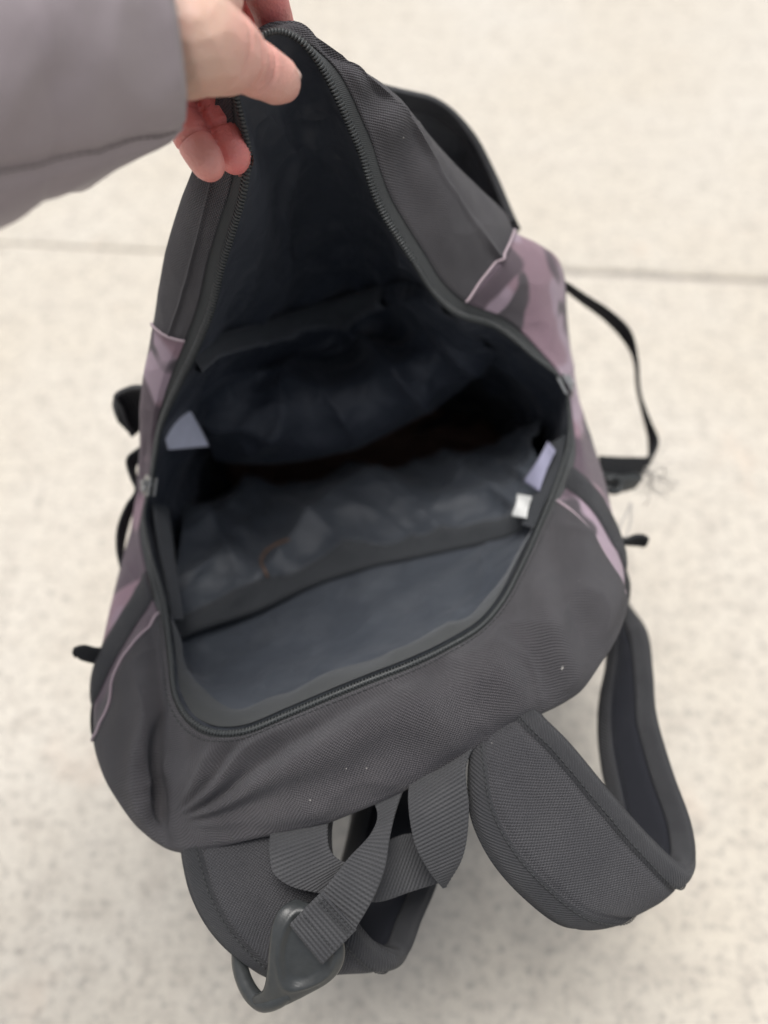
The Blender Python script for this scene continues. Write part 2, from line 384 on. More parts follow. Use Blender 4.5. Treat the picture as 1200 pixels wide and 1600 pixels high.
SEC_N = [260, 130, 150, 130, 130]     # near lip, right side, flap right, flap left, left side
R0 = [
 [(258,950,.500),(268,1027,.470),(275,1084,.455),(297,1123,.445),(332,1143,.440),(380,1143,.435),(450,1116,.435),(523,1085,.435),(580,1062,.437),(637,1040,.440),(693,1014,.447),(750,980,.455),(784,941,.465),(812,890,.480),(841,827,.500)],
 [(862,776,.512),(880,725,.525),(889,685,.535),(888,645,.540),(880,601,.540),(831,554,.530),(776,510,.512)],
 [(712,488,.488),(676,455,.474),(648,411,.462),(620,369,.452),(595,327,.443),(578,285,.434),(564,240,.425),(546,198,.415),(529,159,.406),(505,112,.396),(480,77,.387),(455,57,.381),(430,51,.376)],
 [(406,62,.372),(384,92,.371),(370,135,.376),(377,175,.383),(384,205,.388),(390,240,.394),(384,287,.401),(375,325,.409),(347,415,.430),(332,480,.446)],
 [(310,537,.461),(275,611,.485),(253,664,.505),(244,710,.520),(236,760,.530),(226,804,.530),(236,865,.522),(250,917,.510)],
]
R1 = [
 [(212,1005,.487),(200,1050,.476),(198,1110,.464),(212,1180,.452),(250,1218,.459),(300,1226,.438),(370,1222,.429),(450,1205,.425),(540,1172,.423),(620,1138,.425),(700,1096,.430),(780,1050,.436),(840,1003,.445),(885,950,.455),(910,890,.472)],
 [(921,836,.492),(925,780,.515),(917,735,.530),(905,690,.541),(897,640,.549),(892,585,.551),(870,520,.541),(835,460,.520)],
 [(778,405,.492),(740,352,.478),(725,331,.472),(690,278,.457),(648,205,.440),(613,163,.428),(575,130,.416),(530,100,.405),(480,64,.396),(450,48,.391)],
 [(420,50,.389),(385,78,.389),(358,120,.391),(345,180,.397),(342,240,.404),(335,290,.412),(325,330,.418),(305,400,.434),(284,475,.453)],
 [(270,524,.466),(246,600,.490),(237,660,.511),(232,705,.526),(226,762,.538),(214,812,.541),(208,870,.532),(212,930,.520),(216,970,.505)],
]
R2 = [
 [(150,1155,.480),(168,1212,.466),(205,1270,.456),(245,1308,.449),(285,1325,.441),(350,1315,.433),(420,1300,.430),(517,1275,.428),(580,1252,.428),(640,1222,.430),(740,1165,.435),(830,1115,.443),(875,1093,.450),(925,1045,.462),(957,990,.475)],
 [(971,930,.490),(969,880,.510),(957,830,.527),(945,772,.546),(930,717,.561),(906,650,.571),(895,600,.576),(888,540,.571),(882,480,.561),(879,435,.550),(868,405,.540),(838,383,.528)],
 [(801,364,.516),(787,335,.510),(750,298,.497),(700,250,.482),(655,198,.466),(612,153,.450),(560,118,.434),(510,88,.420),(470,62,.410),(448,50,.406)],
 [(420,54,.404),(385,74,.404),(352,110,.405),(330,170,.410),(318,225,.415),(305,265,.421),(287,310,.429),(270,362,.439),(258,410,.449)],
 [(243,508,.474),(228,590,.497),(222,650,.517),(221,700,.531),(215,770,.546),(205,840,.546),(188,900,.540),(174,960,.526),(163,1010,.511),(150,1085,.493)],
]
def W(lst, z): return [np.array([x, y, z]) for x, y in lst]
R4 = [
 W([(-.140,.375),(-.130,.353),(-.100,.344),(-.03,.340),(.05,.341),(.09,.345),(.110,.353)], .014),
 W([(.118,.375),(.122,.43)], .014),
 W([(.118,.49),(.105,.513),(.06,.521)], .014),
 W([(-.01,.522),(-.08,.521),(-.127,.513)], .014),
 W([(-.140,.49),(-.145,.43)], .014),
]
def ring(secs, survey=True):
    pts, brk = [], []
    for s in secs:
        brk.append(len(pts)); pts += [P(*q) if survey else q for q in s]
    per = 24; D = dense(pts, closed=True, per=per); L = arc(D)
    b = [L[i*per] for i in brk] + [L[-1]]
    out = []
    for k, n in enumerate(SEC_N):
        s = np.linspace(b[k], b[k+1], n, endpoint=False); out.append(at_arc(D, L, s))
    return np.vstack(out)
r0, r1, r2, r4 = ring(R0), ring(R1), ring(R2), ring(R4, False)
NC = len(r0)
BR = np.concatenate([[0], np.cumsum(SEC_N)])         # section starts
ctr = r4.mean(0)
r2b = r2*0.955 + r4*0.045 + unit(np.array([0, 0.5, -0.2]))*0.0
mid = 0.5*r2+0.5*r4
outw = unit((mid-mid.mean(0))*np.array([1, 1, 0]))
r3 = mid + outw*0.006
r5 = r4.copy(); r5[:, :2] = ctr[:2] + (r4[:, :2]-ctr[:2])*0.94; r5[:, 2] = 0.003
secid = np.repeat(np.arange(5), SEC_N)
# width of the zip tape that shows beside the coil: wide on the lifted flap, narrow on the lip
tw = np.where((secid == 0), 0.0028, 0.0078)
ker = np.hanning(41); ker /= ker.sum()
tw = np.convolve(np.concatenate([tw[-20:], tw, tw[:20]]), ker, 'valid')
NT_, NA, NB, NCc = 4, 26, 26, 40
rows = NT_+NA+NB+NCc+1
S = np.zeros((rows, NC, 3))
for c in range(NC):
    D = dense([r0[c], r1[c], r2[c], r2b[c], r3[c], r4[c], r5[c]], per=14); L = arc(D)
    s1, s2, s6 = L[14], L[28], L[-1]
    s = np.concatenate([np.linspace(0, tw[c], NT_, endpoint=False), np.linspace(tw[c], s1, NA, endpoint=False), np.linspace(s1, s2, NB, endpoint=False), np.linspace(s2, s6, NCc+1)])
    S[:, c] = at_arc(D, L, s)
# soften the column-to-column kinks at section joins on the flap
def gnormal(G, sign=1):
    du = np.roll(G, -1, 1)-np.roll(G, 1, 1); dv = np.gradient(G, axis=0)
    return unit(np.cross(dv, du))*sign
Nn = gnormal(S)
rr = np.arange(rows)[:, None]
tape = rr < NT_
fab = smoothstep(NT_-1, NT_+1, rr.astype(float))
wgt = smoothstep(NT_, NT_+12, rr.astype(float))*(1-0.75*np.exp(-((rr-(NT_+NA+NB))/5.0)**2))
wgt = wgt*np.where(rr > rows-6, 0, 1)
px, py, dd = proj(S)
h = 0.0012*fab + 0*px
w1 = nz(S, 13, 6.6)*0.0040 + nz(S, 24, 1.3)*0.0040 + nz(S, 55, 4.1)*0.0016
w2 = (1-np.abs(nz(S, 30, 9.7))*2.2)
calm = np.where((secid == 2) | (secid == 3), 0.35, np.where(secid == 0, 0.8, 0.4))[None, :]
h = h + wgt*calm*(w1 + np.clip(w2, 0, 1)**3*0.0016)
# gathers that radiate from the pinched lower left corner of the lip
ang = np.arctan2(1290-py, px-262); rad = np.hypot(px-262, py-1290)
wn_ = nz(S, 18, 2.2)
gath = np.sin(ang*19+wn_*3.0)*np.exp(-((ang-0.62)/0.5)**2)*smoothstep(10, 90, rad)*(1-smoothstep(240, 560, rad))
near = (secid == 0)[None, :]*(rr <= NT_+NA+NB)
h = h + np.where(near, gath*0.0038*wgt, 0)
# the dart that folds down from the zip corner to the corner of the lip
dart = np.exp(-((px-(248+6*np.sin(py/40)))/11.0)**2)*smoothstep(960, 1050, py)*(1-smoothstep(1270, 1300, py))
dartr = np.exp(-((px-226)/16.0)**2)*smoothstep(1000, 1090, py)*(1-smoothstep(1250, 1300, py))
h = h + np.where(near, -dart*0.0075*wgt+dartr*0.003*wgt, 0)
# fold at the right end of the lip and pleats across the gusset of the flap
f1 = np.sin((px*0.75-py*0.42)/17.0+nz(S, 14, 5)*2.5)
h = h + np.where(near, f1*0.0026*smoothstep(480, 860, px)*wgt, 0)
gus = ((secid == 2)[None, :])*(rr > NT_)*(rr < NT_+NA)
f2 = np.sin((px*0.9+py*0.55)/21.0+nz(S, 16, 6)*3.0)
h = h + np.where(gus, f2*0.0022*wgt, 0)
# the seam between gusset and front panel stands proud
ridge = np.exp(-((rr-(NT_+NA))/1.6)**2)*((secid == 2) | (secid == 3))[None, :]
h = h + ridge*0.0016
# rolled seam along the lip
h = h + np.exp(-((rr-(NT_+NA+NB))/1.3)**2)*(secid == 0)[None, :]*0.0012
S = S + Nn*h[..., None]
Nn = gnormal(S)
uarc = np.concatenate([[0], np.cumsum(np.linalg.norm(np.diff(r1*0.5+r2*0.5, axis=0), axis=1))])
varc = np.concatenate([np.zeros((1, NC)), np.cumsum(np.linalg.norm(np.diff(S, axis=0), axis=2), axis=0)], 0)
UV = np.stack(np.broadcast_arrays(uarc[None, :], varc), -1)
Sx = np.concatenate([S, S[:, :1]], 1); Nx = np.concatenate([Nn, Nn[:, :1]], 1)
UVx = np.concatenate([UV, UV[:, :1]+np.array([uarc[-1]+0.001-uarc[0], 0])], 1)
def patch(name, r_a, r_b, c_a, c_b, mat, parent=bag, off=0.0, G=None):
    g_ = Sx[r_a:r_b+1, c_a:c_b+1] + Nx[r_a:r_b+1, c_a:c_b+1]*off
    return sheet(name, g_, M[mat], parent, UVx[r_a:r_b+1, c_a:c_b+1], flip=True)
RA, RB = NT_+NA, NT_+NA+NB
top_panel = patch('top_panel', NT_, RB, BR[0], BR[1], 'canvas')
back_panel = patch('back_panel', RB, rows-1, BR[0], BR[1], 'back')
right_panel = patch('side_panel', NT_, rows-1, BR[1], BR[2], 'camo')
gusset = patch('flap_gusset', NT_, RA, BR[2], BR[4], 'canvas')
front_panel = patch('front_panel', RA, rows-1, BR[2], BR[4], 'canvas')
left_panel = patch('side_panel', NT_, rows-1, BR[4], BR[5], 'camo')
tag(right_panel, label='pink camouflage side panel beside the long compression strap'); tag(left_panel, label='pink camouflage side panel below the hand')
# bottom
b_in = np.array([ctr*np.array([1, 1, 0])+np.array([0, 0, .003])])
Vb = np.vstack([Sx[-1, :-1], b_in]); k = len(Vb)-1
build('bottom_panel', Vb, [(i, (i+1) % k, k) for i in range(k)], M['back'], bag, uv=Vb[:, :2])

# zip: tape, coil of each half, sliders
zr = (int(np.argmin(np.hypot(*(np.array(proj(r0)[:2])-np.array([[880], [601]]))))), int(np.argmin(np.hypot(*(np.array(proj(r0)[:2])-np.array([[236], [760]]))))))
def cyc(a, b): return np.arange(a, b+1) if b >= a else np.concatenate([np.arange(a, NC), np.arange(0, b+1)])
for nm, (a, b), lab in (('zipper_tape', (zr[0], zr[1]), 'zip tape along the lifted flap'), ('zipper_tape', (zr[1], zr[0]), 'zip tape along the lip')):
    ci = cyc(a, b)
    G = S[:NT_+2, ci] - Nn[:NT_+2, ci]*np.array([0, 0, 0, 0, .0006, .0012])[:, None, None]
    G = np.concatenate([G[:1] - (G[1:2]-G[:1])*0.6, G], 0)
    t = sheet(nm, G, M['tape'], bag, flip=True); t['label'] = lab
    C = r0[ci]; D = dense(C[::4], per=8); L = arc(D)
    pitch_ = 0.0017; nt_ = int(L[-1]/pitch_); steps = 12
    s = np.linspace(0, L[-1], nt_*steps)
    Cc = at_arc(D, L, s); nn_ = at_arc(Nn[0, ci], np.linspace(0, L[-1], len(ci)), s)
    t_ = unit(np.gradient(Cc, axis=0)); nn_ = unit(nn_-t_*np.sum(nn_*t_, 1, keepdims=True)); bb = np.cross(t_, nn_)
    a_ = s/pitch_*2*math.pi
    kz = 1.0 if 'flap' in lab else 0.78
    H = Cc + nn_*0.0007 + nn_*(np.sin(a_)*0.0010*kz)[:, None] + bb*(np.sign(np.cos(a_))*np.abs(np.cos(a_))**0.7*0.0017*kz)[:, None]
    V, F, uv = tube_data(H, 0.00062*kz, 5)
    cobj = build('zipper_coil', V, F, M['coil'], t, uv); cobj['kind'] = 'stuff'
    # cord inside the coil keeps it from looking hollow
    tube('coil_core', Cc[::6]+nn_[::6]*0.0006, 0.0013*kz, M['coil'], t, 6)
    # double stitch line holding the tape
def stitches(name, C, parent, pitch=0.0032, rad=0.00032, lift=None, mat='thread'):
    D = np.asarray(C); L = arc(D); n = int(L[-1]/pitch); parts = []
    for i in range(n):
        s = np.linspace(i*pitch+pitch*0.12, i*pitch+pitch*0.82, 4); c = at_arc(D, L, s)
        if lift is not None: c = c + at_arc(lift, L, s)*np.array([-.0001, .0003, .0003, -.0001])[:, None]
        parts.append(tube_data(c, rad, 4))
    V, F, uv = join(parts); o = build(name, V, F, M[mat], parent, uv); o['kind'] = 'stuff'; return o
ci = np.arange(2, BR[1]-2); stitches('seam_stitching', S[NT_+2, ci], top_panel, lift=Nn[NT_+2, ci])

def slider(c, lab, flipdir):
    t_ = unit(r0[(c+3) % NC]-r0[c-3])*flipdir; n_ = unit(Nn[0, c]-t_*(Nn[0, c] @ t_)); b_ = np.cross(t_, n_)
    o_ = r0[c]
    bm = bmesh.new()
    def box(cx, cy, cz, sx, sy, sz, taper=1.0):
        vs_ = []
        for x in (-1, 1):
            for y in (-1, 1):
                for z in (-1, 1):
                    k_ = taper if x > 0 else 1.0
                    vs_.append(bm.verts.new((cx+x*sx, cy+y*sy*k_, cz+z*sz)))
        for f in ((0, 1, 3, 2), (4, 6, 7, 5), (0, 4, 5, 1), (2, 3, 7, 6), (0, 2, 6, 4), (1, 5, 7, 3)): bm.faces.new([vs_[i] for i in f])
    box(0, 0, 0.0028, 0.0058, 0.0046, 0.0007, 0.75); box(0, 0, -0.0010, 0.0058, 0.0046, 0.0007, 0.75)
    box(0.002, 0, 0.0010, 0.002, 0.0011, 0.0018); box(0, 0, 0.0048, 0.0036, 0.0011, 0.0014)
    bmesh.ops.bevel(bm, geom=bm.edges[:], offset=0.0005, segments=2, affect='EDGES')
    me_v = [o_+t_*v.co.x+b_*v.co.y+n_*v.co.z for v in bm.verts]; bm.verts.index_update()
    F = [[v.index for v in f.verts] for f in bm.faces]; bm.free()
    so_ = build('zipper_slider', me_v, F, M['metal'], bag, smooth=False); so_['label'] = lab
    # pull tab: a plate with a slot, hanging outward
    c0 = o_+n_*0.0055; out = unit(-n_*0.15 + unit(Nn[8, c])*0.25 + np.array([0, -0.1, -1.0]))
    w_ = unit(np.cross(out, n_))*0.0034
    Cc = np.array([c0, c0+out*0.008, c0+out*0.02, c0+out*0.026])
    V, F, uv = ribbon_data(Cc-w_, Cc+w_, 10, 8, 0.0016)
    build('pull_tab', V, F, M['metal'], so_, uv)
slider(zr[0], 'metal zip slider on the right side of the opening', 1); slider(zr[1], 'metal zip slider on the left side of the opening', -1)

# piping along the seams between grey canvas and pink camouflage
for c, lab in ((BR[0], 'pale piping seam on the lower left'), (BR[1], 'pale piping seam on the lower right'), (BR[2], 'pale piping seam on the upper right'), (BR[4], 'pale piping seam on the upper left')):
    C = S[NT_:RB+6, c]+Nn[NT_:RB+6, c]*0.0007
    tube('seam_piping', spline(C, 70), 0.00085, M['piping'], bag, 8)['label'] = lab

# pocket hems across the camouflage sides
def hem(c_a, c_b, r_b, lab):
    G = Sx[NT_:r_b, c_a:c_b+1]+Nx[NT_:r_b, c_a:c_b+1]*0.0022
    n_ = G.shape[1]; prof = np.sin(np.linspace(0, math.pi, n_))**0.5
    G = Sx[NT_:r_b, c_a:c_b+1]+Nx[NT_:r_b, c_a:c_b+1]*(0.0006+0.0024*prof)[None, :, None]
    o = sheet('pocket_hem', G, M['bind'], bag, UVx[NT_:r_b, c_a:c_b+1], flip=True); o['label'] = lab
hem(BR[1]+9, BR[1]+22, RB+8, 'dark bound hem of the right side pocket')
hem(BR[5]-24, BR[5]-9, RB+8, 'dark bound hem of the left side pocket')

# ---- lining
i3 = r4.copy(); i3[:, :2] = ctr[:2]+(r4[:, :2]-ctr[:2])*0.93; i3[:, 2] = 0.022
i0 = r0 - Nn[0]*0.0008
kf = np.where(secid == 0, 0.80, 0.45)[:, None]
i2 = (0.5*i0+0.5*i3)*(1-kf) + r3*kf
i1 = i0*0.80+i2*0.20
NL = 90
LG = np.zeros((NL, NC, 3))
for c in range(NC):
    D = dense([i0[c], i1[c], i2[c], i3[c], ctr*0.35+i3[c]*0.65+np.array([0, 0, -0.004]), ctr*np.array([1, 1, 0])+np.array([0, 0, .016])+ (i3[c]-ctr)*0.02], per=14); L = arc(D)
    LG[:, c] = at_arc(D, L, np.linspace(0, 1, NL)**1.05*L[-1])
def lnormal(G): return -gnormal(G)*-1 if False else unit(np.cross(np.roll(G, -1, 1)-np.roll(G, 1, 1), np.gradient(G, axis=0)))
LN = lnormal(LG)
lw = smoothstep(3, 16, np.arange(NL)[:, None].astype(float))
LG = LG + LN*(lw*(nz(LG, 17, 3.1)*0.006 + nz(LG, 40, 8.8)*0.003 + np.clip(1-np.abs(nz(LG, 22, 2.4))*2.4, 0, 1)**3*0.006))[..., None]
LN = lnormal(LG)
luv = np.stack(np.broadcast_arrays(uarc[None, :], np.cumsum(np.linalg.norm(np.gradient(LG, axis=0), axis=2), 0)), -1)
LGx = np.concatenate([LG, LG[:, :1]], 1); luvx = np.concatenate([luv, luv[:, :1]+np.array([uarc[-1], 0])], 1)
lining = sheet('lining', LGx, M['shadelining'], bag, luvx)
fl = 58
sheet('bag_floor', np.concatenate([LG[fl:-1], LG[fl:-1, :1]], 1)+np.array([0, 0, .006]), M['floor'], lining)
LPX = proj(LG)
def on_lining(px_, py_, lift=0.002, maxrow=70, G=None):
    a, b, d_ = LPX
    k = np.hypot(a-px_, b-py_); k = np.where(np.arange(NL)[:, None] > maxrow, 1e9, k)
    q = np.unravel_index(np.argmin(k + d_*40), k.shape)
    return P(px_, py_, d_[q]-lift), q
# pockets sewn on the lining
def loft(name, curves, mat, parent, nr=60, ncol=150, amp=(0.004, 0.002), seed=1.0, lab=None, folds=None, edge_keep=0.06, clean_end=False):
    Cs = [spline(PS(c), ncol) for c in curves]
    G = np.zeros((nr, ncol, 3))
    for j in range(ncol): G[:, j] = spline([c[j] for c in Cs], nr)
    N_ = unit(np.cross(np.gradient(G, axis=1), np.gradient(G, axis=0))); N_ *= np.sign(np.sum(N_*(CP-G), -1, keepdims=True))
    v = np.linspace(0, 1, nr)[:, None]
    e = smoothstep(0, edge_keep, v)*(1-0.85*smoothstep(0.62, 0.82, v) if clean_end else 1)
    hgt = nz(G, 24, seed)*amp[0]+nz(G, 52, seed+4)*amp[1]+np.clip(1-np.abs(nz(G, 19, seed+7))*2.6, 0, 1)**3*amp[0]*0.8
    if folds: hgt = hgt + folds(*proj(G)[:2])
    G = G+N_*(hgt*e)[..., None]
    o = sheet(name, G, M[mat], parent)
    if lab: o['label'] = lab
    return o, G, N_
# back wall of the bag, smooth below the sleeve
wall = [[(262,960,.505),(272,1030,.481),(280,1085,.466),(302,1120,.455),(336,1137,.450),(382,1136,.446),(450,1109,.446),(523,1078,.447),(580,1055,.449),(637,1033,.452),(693,1007,.458),(750,972,.466),(781,935,.476),(808,884,.490),(838,822,.505)],
        [(272,1010,.525),(300,1050,.510),(350,1060,.503),(420,1040,.502),(500,1005,.508),(580,970,.515),(660,945,.520),(740,905,.523),(800,860,.525),(836,820,.525)],
        [(262,985,.553),(330,960,.567),(400,937,.575),(480,900,.584),(560,873,.588),(650,853,.588),(740,835,.583),(836,812,.560)],
        [(270,900,.60),(400,860,.63),(560,820,.64),(740,790,.63),(846,770,.60)]]
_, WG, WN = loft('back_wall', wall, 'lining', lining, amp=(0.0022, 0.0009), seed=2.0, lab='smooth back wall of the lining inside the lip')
hb = 5
wav = 1+0.14*np.sin(np.linspace(0, 40, WG.shape[1])+np.sin(np.linspace(0, 17, WG.shape[1])))
HB = np.zeros((12, WG.shape[1], 3))
for j in range(WG.shape[1]):
    q_ = np.linspace(0, hb*wav[j], 12); HB[:, j] = at_arc(WG[:, j]+WN[:, j]*0.0002, np.arange(60), q_)
HB += WN[:12]*(0.0016*np.sin(np.linspace(0.15, 1, 12)*math.pi*0.93)**0.4)[:, None, None]
sheet('lining_hem', HB, M['tape'], lining)
sleeve_c = [[(262,1002,.530),(330,977,.545),(400,954,.555),(480,917,.565),(560,890,.570),(650,870,.570),(740,852,.565),(830,828,.545)],
        [(268,940,.552),(340,912,.570),(450,872,.585),(560,842,.594),(680,818,.594),(790,794,.580),(846,776,.556)],
        [(280,850,.585),(350,822,.615),(450,792,.630),(560,770,.636),(680,746,.636),(790,724,.618),(856,708,.580)],
        [(290,808,.620),(360,784,.650),(450,764,.668),(560,748,.674),(680,724,.668),(780,694,.650),(854,668,.610)],
        [(292,806,.650),(360,788,.700),(450,772,.725),(560,756,.735),(680,732,.725),(780,704,.705),(850,680,.650)]]
def fold(t, k=2.2): return (1-np.abs(np.sin(t)))**k            # a sharp ridge in slack cloth
def sl_folds(a, b): return (0.008*fold((a*0.42+b)/48.0+np.sin(a/70.0)*1.1, 1.6)+0.007*fold((a*0.9-b*0.7)/52.0+np.sin(b/50.0)*0.8, 1.6)+0.004*fold((a*0.2-b*1.1)/21.0+np.sin(a/33.0), 1.5))*smoothstep(985, 880, b)
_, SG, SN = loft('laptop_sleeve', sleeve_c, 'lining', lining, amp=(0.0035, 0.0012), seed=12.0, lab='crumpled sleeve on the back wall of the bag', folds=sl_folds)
Hm = np.stack([SG[0]-SN[0]*0.002, SG[0]+SN[0]*0.0016-(SG[1]-SG[0])*0.5, SG[1]+SN[1]*0.0034, SG[3]+SN[3]*0.0038, SG[5]+SN[5]*0.0030, SG[6]+SN[6]*0.0002], 0)
sheet('pocket_hem', np.stack([spline(Hm[:, j], 14) for j in range(Hm.shape[1])], 1), M['hem'], lining)
pock_c = [[(292,550,.520),(345,524,.548),(400,509,.566),(450,491,.575),(520,470,.575),(580,452,.566),(640,440,.548),(690,474,.515)],
        [(296,600,.548),(350,590,.566),(430,570,.580),(520,545,.586),(600,520,.580),(680,510,.560),(742,520,.535)],
        [(316,655,.585),(370,650,.588),(440,640,.592),(520,615,.593),(600,590,.588),(690,568,.578),(775,548,.560)],
        [(335,715,.622),(400,722,.618),(480,715,.614),(560,693,.610),(640,655,.608),(720,606,.600),(778,552,.575)],
        [(340,712,.640),(400,716,.650),(480,708,.650),(560,684,.648),(640,645,.645),(720,596,.630),(776,545,.600)]]
FARG = LG[:70, BR[2]:BR[4]]
def lie(q, gap, k):
    a_, b_, d_ = proj(FARG); i_ = np.unravel_index(np.argmin(np.hypot(a_-q[0], b_-q[1])), a_.shape)
    return (q[0], q[1], q[2]*(1-k)+(d_[i_]-gap)*k)
pock_c[0] = [lie(q, 0.006, 0.9) for q in pock_c[0]]; pock_c[1] = [lie(q, 0.016, 0.55) for q in pock_c[1]]
def pk_folds(a, b): return 0.010*fold((0.75*a+b)/52.0+np.sin(b/40.0)*0.8+0.4, 1.6)*smoothstep(600, 430, a) + 0.010*fold((a-0.55*b)/46.0+np.sin(b/60.0)*0.7, 1.6)*smoothstep(420, 580, a)+0.006*fold((a*0.2+b)/27.0+np.sin(a/45.0), 1.5)*smoothstep(540, 400, a)
_, PG, PN = loft('inner_pocket', pock_c, 'shadelining', lining, amp=(0.0030, 0.0012), seed=5.5, lab='slack inner pocket on the flap side', folds=pk_folds, clean_end=True)
Hm = np.stack([PG[0]-PN[0]*0.002, PG[0]+PN[0]*0.0026-(PG[1]-PG[0])*0.4, PG[1]+PN[1]*0.0050, PG[3]+PN[3]*0.0062, PG[5]+PN[5]*0.0052, PG[7]+PN[7]*0.0006], 0)
sheet('pocket_hem', np.stack([spline(Hm[:, j], 14) for j in range(100)], 1), M['hem'], lining)
# bound strips hanging inside the zip on either side
ribbon('lining_strip', PS([(238,785,.536),(248,850,.530),(260,910,.520),(268,968,.510)]), PS([(263,795,.548),(271,860,.543),(279,920,.533),(286,968,.522)]), M['hem'], lining, rib=0.05)
ribbon('lining_strip', PS([(884,680,.545),(872,740,.532),(850,788,.520),(834,826,.510)]), PS([(860,695,.552),(850,742,.542),(830,784,.530),(816,820,.520)]), M['hem'], lining, rib=0.05)

# woven labels inside by the sliders
def label_tag(quad, lab, mat):
    A0, A1, B1, B0 = [P(*q) for q in quad]
    m1 = (A0+B0)/2+CF*-0.006; m2 = (A1+B1)/2+CF*0.003
    V, F, uv = ribbon_data(np.array([A0, m1, B0]), np.array([A1, m2, B1]), 16, 8, 0.0006)
    build('sewn_label', V, F, M[mat], lining, uv)['label'] = lab
label_tag([(258,640,.520),(292,632,.540),(327,697,.565),(262,703,.535)], 'pale lavender label sewn inside on the left', 'label')
label_tag([(856,690,.550),(868,704,.538),(842,768,.528),(818,752,.548)], 'pale lavender label sewn inside on the right', 'shadelabel')
label_tag([(808,772,.545),(831,776,.524),(823,810,.517),(799,806,.53)], 'white label sewn inside on the right', 'whitelabel')
# rusty thread end lying on the lining
def on_grid(Gp, px_, py_, lift):
    a, b, d_ = proj(Gp); q = np.unravel_index(np.argmin(np.hypot(a-px_, b-py_)), a.shape); return P(px_, py_, d_[q]-lift)
tube('loose_thread', spline([on_grid(SG, x, y, 0.003) for x, y in ((452,843),(432,850),(415,862),(408,876),(413,890),(419,902))], 24), 0.0007, M['rust'], lining, 6)['label'] = 'rust coloured thread end on the lining'

# ---- shoulder straps
def padded(E1, E2, thick, lab, n=150, flip=1):
    st = empty('shoulder_strap', (0, 0, 0)); st.parent = bag; st['label'] = lab
    A = spline(PS(E1), n); B = spline(PS(E2), n)
    t_ = unit(np.gradient((A+B)/2, axis=0)); w_ = B-A; Nrm = unit(np.cross(t_, w_))*flip
    Wd = np.linalg.norm(w_, axis=1); L = arc((A+B)/2)
    def surf(u, side, extra=0.0):
        u = np.asarray(u); prof = (1-np.abs(2*u-1)**3.2)**(1/2.6)
        bw = 0.012/Wd[:, None]
        groove = -0.0011*np.exp(-((u[None, :]-bw)/(0.0018/Wd[:, None]))**2) - 0.0011*np.exp(-((1-u[None, :]-bw)/(0.0018/Wd[:, None]))**2)
        o_ = thick/2*prof[None, :]+groove+extra
        G = A[:, None]*(1-u)[None, :, None]+B[:, None]*u[None, :, None]
        wr = nz(G, 30, 3.3+side)*0.0022+nz(G, 70, 1.1)*0.0008
        return G+Nrm[:, None]*(side*(o_)+wr*prof[None, :])[..., None]
    u = np.linspace(0, 1, 60); uvg = np.stack(np.broadcast_arrays(u[None, :]*Wd.mean(), L[:, None]), -1)
    sheet('outer_cloth', surf(u, 1), M['strap'], st, uvg)
    sheet('mesh_lining', surf(u, -1), M['mesh'], st, uvg, flip=True)
    for s_, nm in ((0, 'edge_binding'), (1, 'edge_binding')):
        # wraps from the face round the edge to the lining
        k = 14; f = np.linspace(0, 1, k)**1.4*0.0115
        def edge(side):
            out = np.zeros((n, k, 3)); full = surf(u, side, 0.0009)
            for i in range(n):
                uu = np.clip(f/Wd[i], 0, 0.45); uu = uu if s_ == 0 else 1-uu
                out[i] = at_arc(full[i], u, uu)
            return out
        fr, bk = edge(1), edge(-1)
        rim = (A if s_ == 0 else B) + (unit(-w_) if s_ == 0 else unit(w_))*0.0012
        G = np.concatenate([fr[:, ::-1], rim[:, None], bk], 1)
        # tape end lies down on the cloth
        G[:, 0] -= Nrm*0.0012; G[:, -1] += Nrm*0.0012
        acr = np.concatenate([np.zeros((n, 1)), np.cumsum(np.linalg.norm(np.diff(G, axis=1), axis=2), axis=1)], 1)
        sheet(nm, G, M['bind'], st, np.stack(np.broadcast_arrays(acr, L[:, None]), -1), flip=bool(s_))
        stitches('edge_stitching', fr[:, -3]+Nrm*0.0004, st, pitch=0.003, lift=Nrm)
    return A, B
sr1 = [(736,1170,.440),(733,1225,.430),(738,1275,.424),(768,1340,.419),(822,1402,.418),(885,1446,.422),(940,1440,.436),(975,1390,.462),(965,1300,.490),(940,1190,.515),(936,1110,.535),(948,1040,.560),(952,960,.600),(930,900,.640)]
sr2 = [(826,1095,.448),(845,1120,.440),(885,1160,.436),(950,1238,.434),(1012,1308,.434),(1062,1352,.438),(1083,1345,.450),(1078,1290,.468),(1050,1210,.488),(1024,1120,.512),(1018,1050,.538),(1010,990,.565),(985,950,.600),(950,900,.645)]
padded(sr1, sr2, 0.013, 'padded strap looping out from the right end of the lip', flip=1)
sl1 = [(284,1305,.450),(288,1345,.438),(302,1400,.430),(332,1455,.426),(378,1500,.426),(430,1520,.436),(475,1490,.456),(510,1420,.475),(537,1340,.495),(552,1272,.515),(560,1190,.560),(560,1100,.640)]
sl2 = [(520,1262,.436),(515,1310,.436),(522,1365,.434),(545,1425,.432),(585,1475,.433),(618,1494,.438),(636,1488,.449),(655,1440,.460),(680,1380,.474),(692,1320,.490),(690,1240,.530),(670,1130,.620)]
padded(sl1, sl2, 0.012, 'padded strap folding under the left end of the lip', flip=1)
# webbing that ties the strap ends to the foot of the bag
ribbon('strap_webbing', [P(932,905,.638), np.array([.145,.31,.10]), np.array([.112,.352,.016])], [P(950,905,.642), np.array([.158,.325,.10]), np.array([.118,.372,.016])], M['darkweb'], bag)
ribbon('strap_webbing', [P(590,1105,.635), np.array([-.03,.28,.09]), np.array([-.09,.342,.016])], [P(650,1125,.62), np.array([-.005,.27,.09]), np.array([-.06,.340,.016])], M['darkweb'], bag)

